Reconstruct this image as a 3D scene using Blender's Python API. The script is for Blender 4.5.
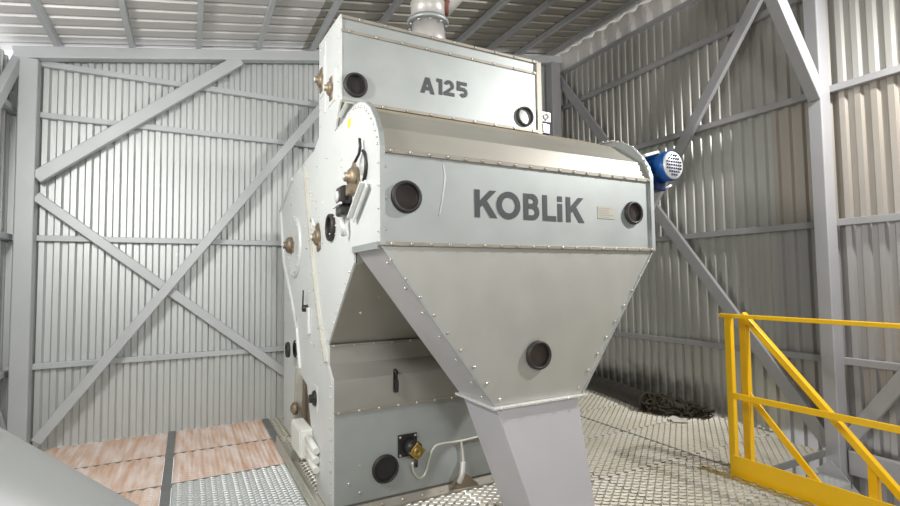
import bpy, bmesh, math, random
from mathutils import Vector, Matrix
random.seed(7)
for o in list(bpy.data.objects): bpy.data.objects.remove(o)
scene = bpy.context.scene
COL = scene.collection

# ------------------------------------------------------------------ camera
FPX = 497.02
YAW, PITCH, ROLL = math.radians(27.826), math.radians(3.0296), math.radians(-0.7534)
EYE = Vector((0, 0, 1.5))
fw = Vector((math.sin(YAW)*math.cos(PITCH), math.cos(YAW)*math.cos(PITCH), math.sin(PITCH)))
r0 = Vector((math.cos(YAW), -math.sin(YAW), 0)); u0 = r0.cross(fw)
rt = r0*math.cos(ROLL)+u0*math.sin(ROLL); up = -r0*math.sin(ROLL)+u0*math.cos(ROLL)
cam = bpy.data.cameras.new('camera'); camo = bpy.data.objects.new('camera', cam); COL.objects.link(camo)
cam.sensor_width = 36; cam.lens = FPX/900*36; cam.clip_start = 0.05; cam.clip_end = 200
M = Matrix.Identity(4)
for i in range(3):
    M[i][0] = rt[i]; M[i][1] = up[i]; M[i][2] = -fw[i]; M[i][3] = EYE[i]
camo.matrix_world = M
scene.camera = camo
def ray(x, y): return fw+rt*((x-450)/FPX)-up*((y-253)/FPX)
def onZ(x, y, z=0): d = ray(x, y); return EYE+d*((z-EYE.z)/d.z)
def onX(x, y, X): d = ray(x, y); return EYE+d*((X-EYE.x)/d.x)
def onY(x, y, Y): d = ray(x, y); return EYE+d*((Y-EYE.y)/d.y)

# ------------------------------------------------------------------ world, exposure, lamps
w = bpy.data.worlds.new('overcast_sky'); scene.world = w; w.use_nodes = True
bg = w.node_tree.nodes['Background']; bg.inputs[0].default_value = (0.93, 0.96, 1.0, 1); bg.inputs[1].default_value = 1.3
vs = scene.view_settings
vs.view_transform = 'Standard'; vs.look = 'None'; vs.gamma = 1; vs.use_curve_mapping = False; vs.exposure = 0.22
# floodlights and an added fill light: (position, target, lens half size, watts, colour)
FLOODS_AND_FILL = [
    ((-1.12, 2.10, 2.85), (0.9, 5.0, 1.5), 0.24, 60, (1.0, 0.985, 0.96), 'white floodlight hung on the left side of the roof'),
    ((4.45, 0.75, 3.70), (2.2, 3.2, 0.9), 0.10, 108, (1.0, 0.985, 0.96), 'white floodlight hung beside the right wall near the stairs'),
    ((0.4, -1.6, 2.55), (1.8, 3.0, 1.0), 0.30, 54, (1.0, 0.985, 0.96), 'added white fill light behind the viewer facing the machine'),  # unseen fill lamp and fitting, added to brighten the machine front
]

# ------------------------------------------------------------------ materials
MATS = {}
def mat(name, col, rough=0.5, metal=0.0, col2=None, nscale=8.0, namt=0.5, stretch=None, bump=0.0, bscale=60.0, rvar=0.0, spec=0.5, emit=None, detail=4.0):
    m = bpy.data.materials.new(name); m.use_nodes = True; MATS[name] = m
    nt = m.node_tree; b = nt.nodes['Principled BSDF']
    b.inputs['Roughness'].default_value = rough; b.inputs['Metallic'].default_value = metal
    b.inputs['Specular IOR Level'].default_value = spec
    b.inputs['Base Color'].default_value = (*col, 1)
    if emit: b.inputs['Emission Color'].default_value = (*col, 1); b.inputs['Emission Strength'].default_value = emit
    tc = nt.nodes.new('ShaderNodeTexCoord'); mp = nt.nodes.new('ShaderNodeMapping')
    nt.links.new(tc.outputs['Object'], mp.inputs[0])
    if stretch: mp.inputs['Scale'].default_value = stretch
    if col2:
        n = nt.nodes.new('ShaderNodeTexNoise'); n.inputs['Scale'].default_value = nscale; n.inputs['Detail'].default_value = detail
        nt.links.new(mp.outputs[0], n.inputs['Vector'])
        cr = nt.nodes.new('ShaderNodeValToRGB')
        cr.color_ramp.elements[0].position = 0.5-namt*0.5; cr.color_ramp.elements[1].position = 0.5+namt*0.5
        cr.color_ramp.elements[0].color = (*col2, 1); cr.color_ramp.elements[1].color = (*col, 1)
        nt.links.new(n.outputs['Fac'], cr.inputs[0]); nt.links.new(cr.outputs[0], b.inputs['Base Color'])
        if rvar:
            mr = nt.nodes.new('ShaderNodeMapRange'); mr.inputs[3].default_value = rough-rvar; mr.inputs[4].default_value = rough+rvar
            nt.links.new(n.outputs['Fac'], mr.inputs[0]); nt.links.new(mr.outputs[0], b.inputs['Roughness'])
    if bump:
        n2 = nt.nodes.new('ShaderNodeTexNoise'); n2.inputs['Scale'].default_value = bscale; n2.inputs['Detail'].default_value = 3
        nt.links.new(mp.outputs[0], n2.inputs['Vector'])
        bp = nt.nodes.new('ShaderNodeBump'); bp.inputs['Strength'].default_value = bump; bp.inputs['Distance'].default_value = 0.01
        nt.links.new(n2.outputs['Fac'], bp.inputs['Height']); nt.links.new(bp.outputs[0], b.inputs['Normal'])
    return m
galv = mat('galvanised_sheet', (0.51, 0.54, 0.535), 0.54, 0.6, (0.43, 0.46, 0.455), 3.0, 0.7, (1.6, 1, 2.0), bump=0.03, bscale=5, rvar=0.05)
galv_dull = mat('galvanised_dull', (0.58, 0.58, 0.55), 0.50, 0.6, (0.50, 0.50, 0.46), 3.5, 0.7, (1.5, 1, 1), bump=0.03, bscale=5, rvar=0.05)
galv_low = mat('galvanised_lower', (0.47, 0.46, 0.43), 0.48, 0.65, (0.39, 0.37, 0.33), 3.0, 0.7, (1, 1, 1.5), bump=0.04, bscale=5, rvar=0.05)
white_plate = mat('white_side_plate', (0.78, 0.80, 0.79), 0.45, 0.2, (0.72, 0.74, 0.73), 2.5, 0.7)
edge_metal = mat('edge_flange', (0.42, 0.40, 0.36), 0.55, 0.45, (0.33, 0.30, 0.25), 9, 0.6)
beige_edge = mat('beige_edge', (0.60, 0.59, 0.53), 0.55, 0.2, (0.48, 0.46, 0.39), 9, 0.6)
dusty = mat('dusty_hood', (0.50, 0.45, 0.35), 0.6, 0.25, (0.40, 0.33, 0.22), 3.0, 0.8, (0.6, 3, 3), rvar=0.08)
hood_metal = mat('hood_metal', (0.58, 0.57, 0.52), 0.46, 0.6, (0.49, 0.47, 0.41), 3.0, 0.7, (0.6, 3, 3))
chute_paint = mat('lilac_grey_paint', (0.66, 0.65, 0.70), 0.42, 0.15, (0.62, 0.61, 0.66), 3, 0.6)
hop_side_lit = mat('hopper_side_bounce_lit', (0.64, 0.63, 0.65), 0.5, 0.3, (0.57, 0.56, 0.57), 3, 0.6)  # galvanised sheet lightened to stand for light bounced off the floor
bolt_m = mat('bolt_zinc', (0.78, 0.76, 0.70), 0.3, 0.9)
rubber = mat('black_rubber', (0.030, 0.027, 0.025), 0.5, 0.0)
glass_dark = mat('porthole_glass', (0.075, 0.062, 0.058), 0.15, 0.0, (0.03, 0.024, 0.023), 6, 0.5, spec=0.6)
glass_light = mat('porthole_glass_lit', (0.42, 0.43, 0.42), 0.15, 0.3, (0.28, 0.28, 0.27), 6, 0.5)
letter_m = mat('letter_print', (0.075, 0.085, 0.090), 0.5, 0.1)
plate_m = mat('nameplate_beige', (0.52, 0.51, 0.44), 0.45, 0.3)
blue = mat('motor_blue', (0.010, 0.105, 0.40), 0.32, 0.1, (0.008, 0.085, 0.33), 12, 0.5)
blue_dark = mat('motor_navy', (0.006, 0.018, 0.10), 0.35)
alu = mat('bright_aluminium', (0.84, 0.85, 0.84), 0.38, 0.45)
brass = mat('yellow_brass', (0.50, 0.34, 0.09), 0.4, 0.7, (0.36, 0.25, 0.08), 20, 0.6)
bronze = mat('grimy_bearing', (0.34, 0.28, 0.20), 0.5, 0.5, (0.15, 0.11, 0.07), 25, 0.5)
black_pl = mat('black_plastic', (0.022, 0.020, 0.020), 0.4)
cable_m = mat('white_cable', (0.72, 0.70, 0.62), 0.45)
box_m = mat('junction_white', (0.80, 0.80, 0.75), 0.45)
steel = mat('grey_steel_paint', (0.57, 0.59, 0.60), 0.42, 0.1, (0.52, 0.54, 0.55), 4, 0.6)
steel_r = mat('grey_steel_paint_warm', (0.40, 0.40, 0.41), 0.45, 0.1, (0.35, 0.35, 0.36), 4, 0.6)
wall_m = mat('zinc_corrugated', (0.66, 0.68, 0.67), 0.46, 0.45, (0.58, 0.60, 0.59), 1.6, 0.8, (1, 1, 0.4), rvar=0.05)
wall_r = mat('zinc_corrugated_dull', (0.64, 0.64, 0.61), 0.34, 0.6, (0.55, 0.55, 0.51), 1.6, 0.8, (1, 1, 0.4), rvar=0.05)
wall_s = mat('zinc_corrugated_sooty', (0.64, 0.64, 0.61), 0.36, 0.6, (0.55, 0.55, 0.51), 1.6, 0.8, (1, 1, 0.4))
def add_soot(m):
    # greasy soot splashed low on the sheets: a noisy stain with its own ragged edge
    nt = m.node_tree; b = nt.nodes['Principled BSDF']; src = b.inputs['Base Color'].links[0].from_socket
    g = nt.nodes.new('ShaderNodeNewGeometry'); sx = nt.nodes.new('ShaderNodeSeparateXYZ'); nt.links.new(g.outputs['Position'], sx.inputs[0])
    nz = nt.nodes.new('ShaderNodeTexNoise'); nz.inputs['Scale'].default_value = 3.5; nz.inputs['Detail'].default_value = 5; nt.links.new(g.outputs['Position'], nz.inputs['Vector'])
    mr = nt.nodes.new('ShaderNodeMapRange'); mr.inputs[1].default_value = 0.62; mr.inputs[2].default_value = 0.08; mr.inputs[3].default_value = -0.35; mr.inputs[4].default_value = 0.45; nt.links.new(sx.outputs[2], mr.inputs[0])
    my = nt.nodes.new('ShaderNodeMapRange'); my.inputs[1].default_value = 3.3; my.inputs[2].default_value = 4.1; my.inputs[3].default_value = -0.5; my.inputs[4].default_value = 0.0; nt.links.new(sx.outputs[1], my.inputs[0])
    a1 = nt.nodes.new('ShaderNodeMath'); a1.operation = 'ADD'; nt.links.new(nz.outputs['Fac'], a1.inputs[0]); nt.links.new(mr.outputs[0], a1.inputs[1])
    a2 = nt.nodes.new('ShaderNodeMath'); a2.operation = 'ADD'; nt.links.new(a1.outputs[0], a2.inputs[0]); nt.links.new(my.outputs[0], a2.inputs[1])
    cl = nt.nodes.new('ShaderNodeMapRange'); cl.inputs[1].default_value = 0.45; cl.inputs[2].default_value = 0.85; cl.inputs[4].default_value = 0.8; nt.links.new(a2.outputs[0], cl.inputs[0])
    mx = nt.nodes.new('ShaderNodeMix'); mx.data_type = 'RGBA'; nt.links.new(cl.outputs[0], mx.inputs[0]); nt.links.new(src, mx.inputs[6]); mx.inputs[7].default_value = (0.07, 0.065, 0.055, 1)
    nt.links.new(mx.outputs[2], b.inputs['Base Color'])
add_soot(wall_s)
wall_d = mat('zinc_corrugated_dark', (0.58, 0.57, 0.54), 0.40, 0.5, (0.48, 0.47, 0.43), 2.0, 0.8, (1, 1, 0.4), rvar=0.05)  # darker tone for the top row of right wall sheets
wall_b = mat('zinc_corrugated_brown', (0.56, 0.52, 0.47), 0.4, 0.55, (0.46, 0.42, 0.37), 2.0, 0.8, (1, 1, 0.4))
wall_p = mat('zinc_corrugated_pink', (0.56, 0.55, 0.55), 0.36, 0.6, (0.48, 0.47, 0.47), 2.0, 0.8, (1, 1, 0.4))
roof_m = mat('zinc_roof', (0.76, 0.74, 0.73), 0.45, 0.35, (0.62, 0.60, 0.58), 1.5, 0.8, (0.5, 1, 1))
roof_d = mat('zinc_roof_dark_brown', (0.42, 0.40, 0.36), 0.46, 0.45, (0.29, 0.26, 0.21), 2.2, 0.9, (0.7, 1, 1))  # right-hand roof sheets, darker and browner than the left ones
mesh_m = mat('grating_zinc', (0.58, 0.60, 0.60), 0.42, 0.35, (0.49, 0.50, 0.49), 5, 0.7)
mesh_r = mat('grating_worn', (0.62, 0.60, 0.54), 0.40, 0.4, (0.46, 0.42, 0.32), 2.2, 0.7)
mesh_p = mat('grating_primer', (0.60, 0.38, 0.26), 0.5, 0.1, (0.80, 0.72, 0.68), 1.0, 0.42, (16, 2.2, 1), detail=3)  # pale streaks paint white highlights into the pink primer colour
mesh_y = mat('grating_yellow', (0.60, 0.40, 0.03), 0.45, 0.1, (0.45, 0.36, 0.14), 14, 0.7)
bar_m = mat('floor_bar_steel', (0.27, 0.28, 0.27), 0.55, 0.3, (0.20, 0.20, 0.19), 9, 0.7)
yellow = mat('yellow_paint', (0.95, 0.58, 0.006), 0.33, 0.0, (0.93, 0.52, 0.006), 7, 0.6)
pipe_m = mat('pale_pipe_paint', (0.40, 0.42, 0.41), 0.42, 0.1, (0.37, 0.38, 0.39), 2, 0.6)
hose_m = mat('black_hose', (0.035, 0.032, 0.026), 0.6, 0.0, (0.06, 0.052, 0.04), 14, 0.6)
frayed_m = mat('frayed_black', (0.03, 0.026, 0.02), 0.8, 0.0, (0.075, 0.06, 0.035), 25, 0.5)
concrete = mat('pale_concrete', (0.60, 0.55, 0.44), 0.8, 0.0, (0.50, 0.45, 0.35), 1.5, 0.7)
paper = mat('paper_scrap', (0.80, 0.78, 0.70), 0.7)
film_m = mat('sealing_film', (0.85, 0.80, 0.76), 0.5)
film_m.node_tree.nodes['Principled BSDF'].inputs['Transmission Weight'].default_value = 0.35
gasket = mat('red_brown_gasket', (0.22, 0.075, 0.05), 0.6)
duct_m = mat('pale_duct', (0.62, 0.60, 0.58), 0.42, 0.3, (0.55, 0.53, 0.50), 6, 0.6)
lens_m = mat('lamp_lens', (1.0, 0.98, 0.95), 0.4, 0.0, emit=3.0)
yel_sticker = mat('yellow_sticker', (0.80, 0.70, 0.10), 0.5)
chalk = mat('chalk_line', (0.72, 0.75, 0.74), 0.6)
mud = mat('oil_brown', (0.20, 0.16, 0.11), 0.6)

# ------------------------------------------------------------------ mesh builder
class MB:
    def __init__(s): s.v = []; s.f = []; s.sm = []
    def add(s, vs, fs, smooth=False):
        b = len(s.v); s.v += [tuple(x) for x in vs]; s.f += [[i+b for i in f] for f in fs]; s.sm += [smooth]*len(fs); return s
    def box(s, x0, x1, y0, y1, z0, z1):
        return s.add([(x0,y0,z0),(x1,y0,z0),(x1,y1,z0),(x0,y1,z0),(x0,y0,z1),(x1,y0,z1),(x1,y1,z1),(x0,y1,z1)],
                     [(3,2,1,0),(4,5,6,7),(0,1,5,4),(1,2,6,5),(2,3,7,6),(3,0,4,7)])
    def bar(s, p0, p1, w, h, ref=(0,0,1)):
        p0 = Vector(p0); p1 = Vector(p1); d = (p1-p0).normalized(); ref = Vector(ref)
        a = d.cross(ref); a = a.normalized() if a.length > 1e-5 else Vector((1,0,0)); b = a.cross(d).normalized()
        vs = []
        for p in (p0, p1):
            for (i, j) in ((-1,-1),(1,-1),(1,1),(-1,1)): vs.append(p+a*(i*w/2)+b*(j*h/2))
        return s.add(vs, [(0,1,2,3),(7,6,5,4),(0,4,5,1),(1,5,6,2),(2,6,7,3),(3,7,4,0)])
    def prism(s, poly, ax, a, b):
        n = len(poly)
        def P(q, c): return {'x': (c, q[0], q[1]), 'y': (q[0], c, q[1]), 'z': (q[0], q[1], c)}[ax]
        vs = [P(q, a) for q in poly]+[P(q, b) for q in poly]
        return s.add(vs, [list(range(n))[::-1], list(range(n, 2*n))]+[(i, (i+1) % n, n+(i+1) % n, n+i) for i in range(n)])
    def lathe(s, c, axis, prof, n=24, closed=False):
        # prof: list of (radius, height along axis)
        c = Vector(c); d = Vector(axis).normalized(); t = Vector((0,0,1)) if abs(d.z) < 0.9 else Vector((1,0,0))
        a = d.cross(t).normalized(); b = d.cross(a).normalized()
        vs = []
        for (r, h) in prof:
            for k in range(n):
                th = 2*math.pi*k/n; vs.append(c+d*h+a*(r*math.cos(th))+b*(r*math.sin(th)))
        fs = []
        m = len(prof)
        for i in range(m-1 if not closed else m):
            j = (i+1) % m
            for k in range(n): fs.append((i*n+k, i*n+(k+1) % n, j*n+(k+1) % n, j*n+k))
        s.add(vs, fs, True)
        if not closed:
            bb = len(s.v)-len(vs)
            if prof[0][0] > 1e-6: s.f.append([bb+k for k in range(n)][::-1]); s.sm.append(False)
            if prof[-1][0] > 1e-6: s.f.append([bb+(m-1)*n+k for k in range(n)]); s.sm.append(False)
        return s
    def cyl(s, p0, p1, r0, r1=None, n=20):
        p0 = Vector(p0); p1 = Vector(p1); L = (p1-p0).length
        return s.lathe(p0, p1-p0, [(r0, 0), (r1 if r1 is not None else r0, L)], n)
    def tube(s, path, r, n=8):
        path = [Vector(p) for p in path]; rs = r if isinstance(r, (list, tuple)) else [r]*len(path)
        vs = []; ref = Vector((0.123, 0.31, 0.94))
        for i, p in enumerate(path):
            d = (path[min(i+1, len(path)-1)]-path[max(i-1, 0)]).normalized()
            a = d.cross(ref).normalized(); b = d.cross(a)
            for k in range(n):
                th = 2*math.pi*k/n; vs.append(p+a*(rs[i]*math.cos(th))+b*(rs[i]*math.sin(th)))
        m = len(path)
        fs = [(i*n+k, i*n+(k+1) % n, (i+1)*n+(k+1) % n, (i+1)*n+k) for i in range(m-1) for k in range(n)]
        s.add(vs, fs, True)
        b = len(s.v)-len(vs)
        s.f.append([b+k for k in range(n)][::-1]); s.sm.append(False)
        s.f.append([b+(m-1)*n+k for k in range(n)]); s.sm.append(False)
        return s
    def mesh(s, name, m=None):
        me = bpy.data.meshes.new(name); me.from_pydata(s.v, [], s.f); me.update()
        me.polygons.foreach_set('use_smooth', s.sm)
        bm = bmesh.new(); bm.from_mesh(me); bmesh.ops.recalc_face_normals(bm, faces=bm.faces); bm.to_mesh(me); bm.free()
        if m: me.materials.append(m)
        return me
    def build(s, name, m, parent=None, bevel=0.0, **props):
        o = bpy.data.objects.new(name, s.mesh(name, m)); COL.objects.link(o)
        if parent: attach(o, parent)
        if bevel:
            bv = o.modifiers.new('bevel', 'BEVEL'); bv.width = bevel; bv.segments = 2; bv.limit_method = 'ANGLE'; bv.angle_limit = 0.6
        for k, v in props.items(): o[k] = v
        return o
def attach(o, parent):
    o.parent = parent; o.matrix_parent_inverse = Matrix.Identity(4)
    # builders give world coordinates: shift by the parent's world origin
    off = Vector((0, 0, 0)); p = parent
    while p: off += p.location; p = p.parent
    o.location = o.location-off
def empty(name, loc=(0, 0, 0), **props):
    o = bpy.data.objects.new(name, None); o.location = loc; o.empty_display_size = 0.1; COL.objects.link(o)
    for k, v in props.items(): o[k] = v
    return o
def tag(o, label, cat, group=None):
    o['label'] = label; o['category'] = cat
    if group: o['group'] = group
    return o
def instance(me, name, parent=None, loc=(0, 0, 0), rot=None):
    o = bpy.data.objects.new(name, me); o.location = loc; COL.objects.link(o)
    if rot: o.rotation_euler = rot
    if parent: attach(o, parent)
    return o

# ------------------------------------------------------------------ room dimensions
XL, XR, YB, YF = -1.46, 5.05, 5.86, -2.3
def zrafter(x): return 3.665+0.188*(x+1.378)      # top of the rafters
def zroof(x): return zrafter(x)+0.075
def wave(n, pitch=0.115, depth=0.03, crest=0.36):
    # trapezoid profile: list of (along, out)
    pts = []
    web = (1-2*crest)/2*pitch
    for i in range(n):
        a = i*pitch
        pts += [(a, 0), (a+crest*pitch, 0), (a+crest*pitch+web, depth), (a+2*crest*pitch+web, depth)]
    pts.append((n*pitch, 0))
    return pts
def roof_wave(n, pitch, depth):
    pts = []
    for i in range(n):
        a = i*pitch; pts += [(a, 0), (a+0.66*pitch, 0), (a+0.76*pitch, depth), (a+0.90*pitch, depth)]
    pts.append((n*pitch, 0)); return pts
def sheet_mesh(prof, P0, P1):
    b = MB(); n = len(prof)
    b.add([P0(q) for q in prof]+[P1(q) for q in prof], [(i, i+1, n+i+1, n+i) for i in range(n-1)])
    return b
NP = 9; SW_ = NP*0.115     # nine ribs to a sheet

# ------------------------------------------------------------------ walls
wall_back = empty('wall_back', (0, YB, 0), kind='structure', label='back wall of vertical corrugated zinc sheets behind the machine')
x = XL; k = 0
while x < XR:
    n = min(NP, int((XR+0.1-x)/0.115)+1)
    pr = wave(n)
    def top(q): return zrafter(x+q[0])+0.02
    sheet_mesh(pr, lambda q: (x+q[0], YB+q[1], -0.25), lambda q: (x+q[0], YB+q[1], zrafter(x+q[0])-0.005)).build('corrugated_sheet', wall_m, wall_back)
    x += n*0.115; k += 1
for z in (3.575, 3.085, 1.93, 0.755):
    xe = XR
    MB().box(XL+0.02, xe, YB-0.055, YB-0.003, z-0.027, z+0.027).build('girt', steel, wall_back, bevel=0.004)

wall_right = empty('wall_right', (XR, 2, 0), kind='structure', label='right wall of vertical corrugated zinc sheets')
ys = YB+0.02; k = 0
rows = ((-2.6, 1.95), (1.95, 3.13), (3.13, 4.64))
while ys > YF:
    for ri, (z0, z1) in enumerate(rows):
        m = wall_r
        if ri == 2: m = wall_d
        if k == 2 and ri == 1: m = wall_r
        if k in (3,): m = wall_p if ri == 0 else (wall_b if ri == 1 else wall_d)
        if k >= 4: m = wall_p if ri < 2 else wall_d
        if ri == 0 and k in (0, 1, 2): m = wall_s
        off = 0.004*ri
        sheet_mesh(wave(NP, crest=0.37), lambda q: (XR+0.0+q[1]+off, ys-q[0], z0-0.03), lambda q: (XR+q[1]+off, ys-q[0], z1)).build('corrugated_sheet', m, wall_right)
    ys -= SW_; k += 1
for z in (4.08, 3.135, 1.95, 0.755):
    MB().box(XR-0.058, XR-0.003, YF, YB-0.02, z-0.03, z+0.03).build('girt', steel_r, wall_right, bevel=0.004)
MB().box(XR-0.05, XR+0.0, YF, YB, 4.60, 4.645).build('top_rail', steel_r, wall_right)
# crumpled pale sealing film closing the gap between wall and roof
fm = MB(); N = 150; vs = []
for i in range(N+1):
    y = YB-(YB-YF)*i/N
    for j, t in enumerate((0, 0.35, 0.7, 1.0)):
        amp = 0.0 if j in (0,) else 0.035
        vs.append((XR-0.01+amp*math.sin(i*1.35+j)*random.uniform(0.5, 1), y, 4.63+t*(0.30+0.005*math.sin(i*1.35))))
fm.add(vs, [(i*4+j, i*4+j+1, (i+1)*4+j+1, (i+1)*4+j) for i in range(N) for j in range(3)], True)
fm.build('sealing_film', film_m, wall_right)

wall_left = empty('wall_left', (XL, 2, 0), kind='structure', label='left wall of corrugated zinc sheets beyond the column')
ys = YB
while ys > YF:
    sheet_mesh(wave(NP), lambda q: (XL-q[1], ys-q[0], -0.25), lambda q: (XL-q[1], ys-q[0], zroof(XL)-0.16)).build('corrugated_sheet', wall_m, wall_left)
    ys -= SW_
for z in (3.085, 1.93, 0.72):
    MB().box(XL+0.003, XL+0.055, YF, YB-0.02, z-0.027, z+0.027).build('girt', steel, wall_left, bevel=0.004)

wall_front = empty('wall_front', (0, YF, 0), kind='structure', label='corrugated wall behind the viewer')
x = XL
while x < XR:
    sheet_mesh(wave(NP), lambda q: (x+q[0], YF-q[1], -0.25), lambda q: (x+q[0], YF-q[1], zrafter(x+q[0]))).build('corrugated_sheet', wall_m, wall_front)
    x += SW_

# ------------------------------------------------------------------ ceiling
ceiling = empty('ceiling', (0, 2, 4), kind='structure', label='sloping corrugated metal roof on steel purlins')
PR = 0.19
yy = YB+0.12; k = 0
XS = [XL-0.25, 1.15, XR+0.25]
while yy > YF-0.1:
    for xi in range(2):
        a, b = XS[xi]-(0.03 if xi else 0), XS[xi+1]
        dz = 0.004*xi
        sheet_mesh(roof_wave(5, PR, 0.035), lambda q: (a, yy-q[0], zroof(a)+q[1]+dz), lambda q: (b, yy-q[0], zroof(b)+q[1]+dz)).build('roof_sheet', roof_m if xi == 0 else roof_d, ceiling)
    yy -= 5*PR; k += 1
for i in range(11):
    px = -1.109+0.59*i
    zz = zrafter(px)
    MB().bar((px, YF, zz+0.036), (px, YB+0.1, zz+0.036), 0.048, 0.07, (0.0, 0, 1)).build('purlin', steel if i < 5 else steel_r, ceiling, bevel=0.004)

# ------------------------------------------------------------------ steel frame members
def member(name, p0, p1, w, h, m, label, cat, ref=(0, 1, 0), bev=0.008):
    o = MB().bar(p0, p1, w, h, ref).build(name, m, None, bevel=bev); tag(o, label, cat); return o
ZB = -0.25
o = MB().box(-1.375, -1.235, 5.68, 5.80, ZB, zrafter(-1.3)-0.115).build('steel_column', steel, bevel=0.01); tag(o, 'light grey steel column at the left end of the back wall', 'column')
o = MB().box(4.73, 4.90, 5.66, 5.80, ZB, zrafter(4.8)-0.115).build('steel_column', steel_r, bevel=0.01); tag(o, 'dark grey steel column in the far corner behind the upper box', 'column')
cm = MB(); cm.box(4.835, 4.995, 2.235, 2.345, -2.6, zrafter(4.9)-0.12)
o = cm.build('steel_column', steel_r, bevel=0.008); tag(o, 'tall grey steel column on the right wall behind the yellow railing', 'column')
zt = lambda x: zrafter(x)-0.056
member('rafter_beam', (-1.42, 5.74, zt(-1.42)), (4.95, 5.74, zt(4.95)), 0.10, 0.11, steel, 'grey sloping roof beam along the top of the back wall', 'beam', (0, 0, 1))
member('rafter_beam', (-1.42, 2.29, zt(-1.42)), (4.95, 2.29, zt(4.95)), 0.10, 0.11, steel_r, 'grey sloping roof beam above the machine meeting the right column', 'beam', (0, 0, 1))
def bp(x, y, Y=5.73): p = onY(x, y, Y); return (p.x, Y, p.z)
member('diagonal_brace', bp(36, 178), bp(240, 60), 0.07, 0.115, steel, 'thick grey diagonal brace rising from the left column to the roof beam', 'brace', (0, 0, 1))
member('diagonal_brace', bp(36, 196), bp(296, 380), 0.06, 0.088, steel, 'grey diagonal brace descending from the left column toward the machine', 'brace', (0, 0, 1))
def lb(X, x0, y0, x1, y1, Y):
    p = onX(x0, y0, X); q = onX(x1, y1, X); t = (Y-p.y)/(q.y-p.y); return p.lerp(q, t)
a = bp(36, 442, 5.66); b = bp(330, 97, 5.66)
member('diagonal_brace', a, b, 0.06, 0.088, steel, 'long grey diagonal brace rising from the foot of the left column', 'brace', (0, 0, 1))
member('diagonal_brace', (-1.40, 5.80, onX(30, 72, -1.40).z), lb(-1.40, 30, 72, 0, 119, 4.0), 0.06, 0.115, steel, 'grey diagonal brace leaving the top of the left column toward the left edge', 'brace', (0, 0, 1))
member('diagonal_brace', (-1.40, 5.80, onX(16, 437, -1.40).z), lb(-1.40, 16, 437, 0, 393, 4.0), 0.05, 0.07, steel, 'grey diagonal brace at the foot of the left column on the left wall', 'brace', (0, 0, 1))
member('diagonal_brace', (4.955, 5.79, 4.554), (4.955, 2.36, 0.02), 0.05, 0.12, steel_r, 'long dark grey diagonal brace running down behind the blue motor to the right column', 'brace', (0, 0, 1))
member('diagonal_brace', (4.90, 2.55, 4.50), (4.90, 5.70, 0.15), 0.05, 0.12, steel_r, 'grey diagonal brace rising across the right wall to the roof', 'brace', (0, 0, 1))
member('diagonal_brace', (4.955, 2.22, 0.10), (4.955, 0.8, 2.2), 0.05, 0.11, steel_r, 'short grey diagonal brace right of the column low on the right wall', 'brace', (0, 0, 1))
member('knee_brace', (4.86, 2.275, 3.05), (3.75, 2.275, 4.47), 0.10, 0.13, steel_r, 'thick grey knee brace leaning from the right column up to the roof', 'brace', (0, 0, 1))
member('edge_beam', (4.96, 2.22, -0.08), (4.96, YF, -0.08), 0.06, 0.20, steel_r, 'grey horizontal beam at floor level right of the column', 'beam', (0, 0, 1))

# ------------------------------------------------------------------ floor of expanded metal
floor = empty('floor', (0, 2, 0), kind='structure', label='platform floor of expanded metal grating panels')
_cache = {}
def grating_mesh(w_, d_, m, lw=0.075, sw=0.044, zw=0.002, amp=0.40):
    key = (round(w_, 3), round(d_, 3), m.name, lw, zw)
    if key in _cache: return _cache[key]
    b = MB(); rp = sw/2; nr = max(1, int(round(d_/rp))); rp = d_/nr; ns = max(1, int(round(w_/(lw/2)))); sx = w_/ns
    hh, th = 0.012, 0.0042
    for j in range(nr):
        yc = (j+0.5)*rp; vs = []
        for i in range(ns+1):
            s_ = 1 if (i+j) % 2 == 0 else -1
            y = yc+s_*rp*amp; xx = i*sx; z = zw*(i % 2)-zw
            vs += [(xx, y-th*0.5+0.004, z-0.001), (xx, y+th*0.5+0.004, z), (xx, y+th*0.5-0.004, z-hh), (xx, y-th*0.5-0.004, z-hh-0.001)]
        b.add(vs, [(i*4+q, i*4+(q+1) % 4, (i+1)*4+(q+1) % 4, (i+1)*4+q) for i in range(ns) for q in range(4)])
    me = b.mesh('grating_panel', m); _cache[key] = me; return me
def panel(x0, x1, y0, y1, m, z=0.0, rot=False, zw=0.002, big=False):
    if big: return instance(grating_mesh(x1-x0, y1-y0, m, 0.084, 0.064, 0.003, 0.49), 'grating_panel', floor, (x0, y0, z))
    if not rot:
        return instance(grating_mesh(x1-x0, y1-y0, m, zw=zw), 'grating_panel', floor, (x0, y0, z))
    return instance(grating_mesh(y1-y0, x1-x0, m, 0.115, 0.052, 0.003), 'grating_panel', floor, (x1, y0, z), (0, 0, math.pi/2))
rowsY = [(5.105, 5.85), (4.355, 5.095), (3.605, 4.345), (2.855, 3.595), (2.105, 2.845), (1.355, 2.095), (0.605, 1.345), (-0.145, 0.595), (-0.895, -0.155), (-1.645, -0.905), (-2.3, -1.655)]
for i, (y0, y1) in enumerate(rowsY):
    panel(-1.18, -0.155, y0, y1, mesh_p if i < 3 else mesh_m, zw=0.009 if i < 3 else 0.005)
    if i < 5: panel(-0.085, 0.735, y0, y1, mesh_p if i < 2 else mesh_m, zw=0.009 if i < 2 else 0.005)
    else: panel(-0.085, 0.735, y0, y1, mesh_m)
    # under and right of the machine
    for (x0, x1) in ((0.745, 1.755), (1.765, 2.775), (2.785, 3.795)):
        if i >= 4 and x1 > 3.7: x1 = 3.63
        panel(x0, x1, y0, y1, mesh_r, big=True)
    if y0 > 2.3: panel(3.805, 5.03, y0, y1, mesh_r, z=0.0, big=True)
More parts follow.
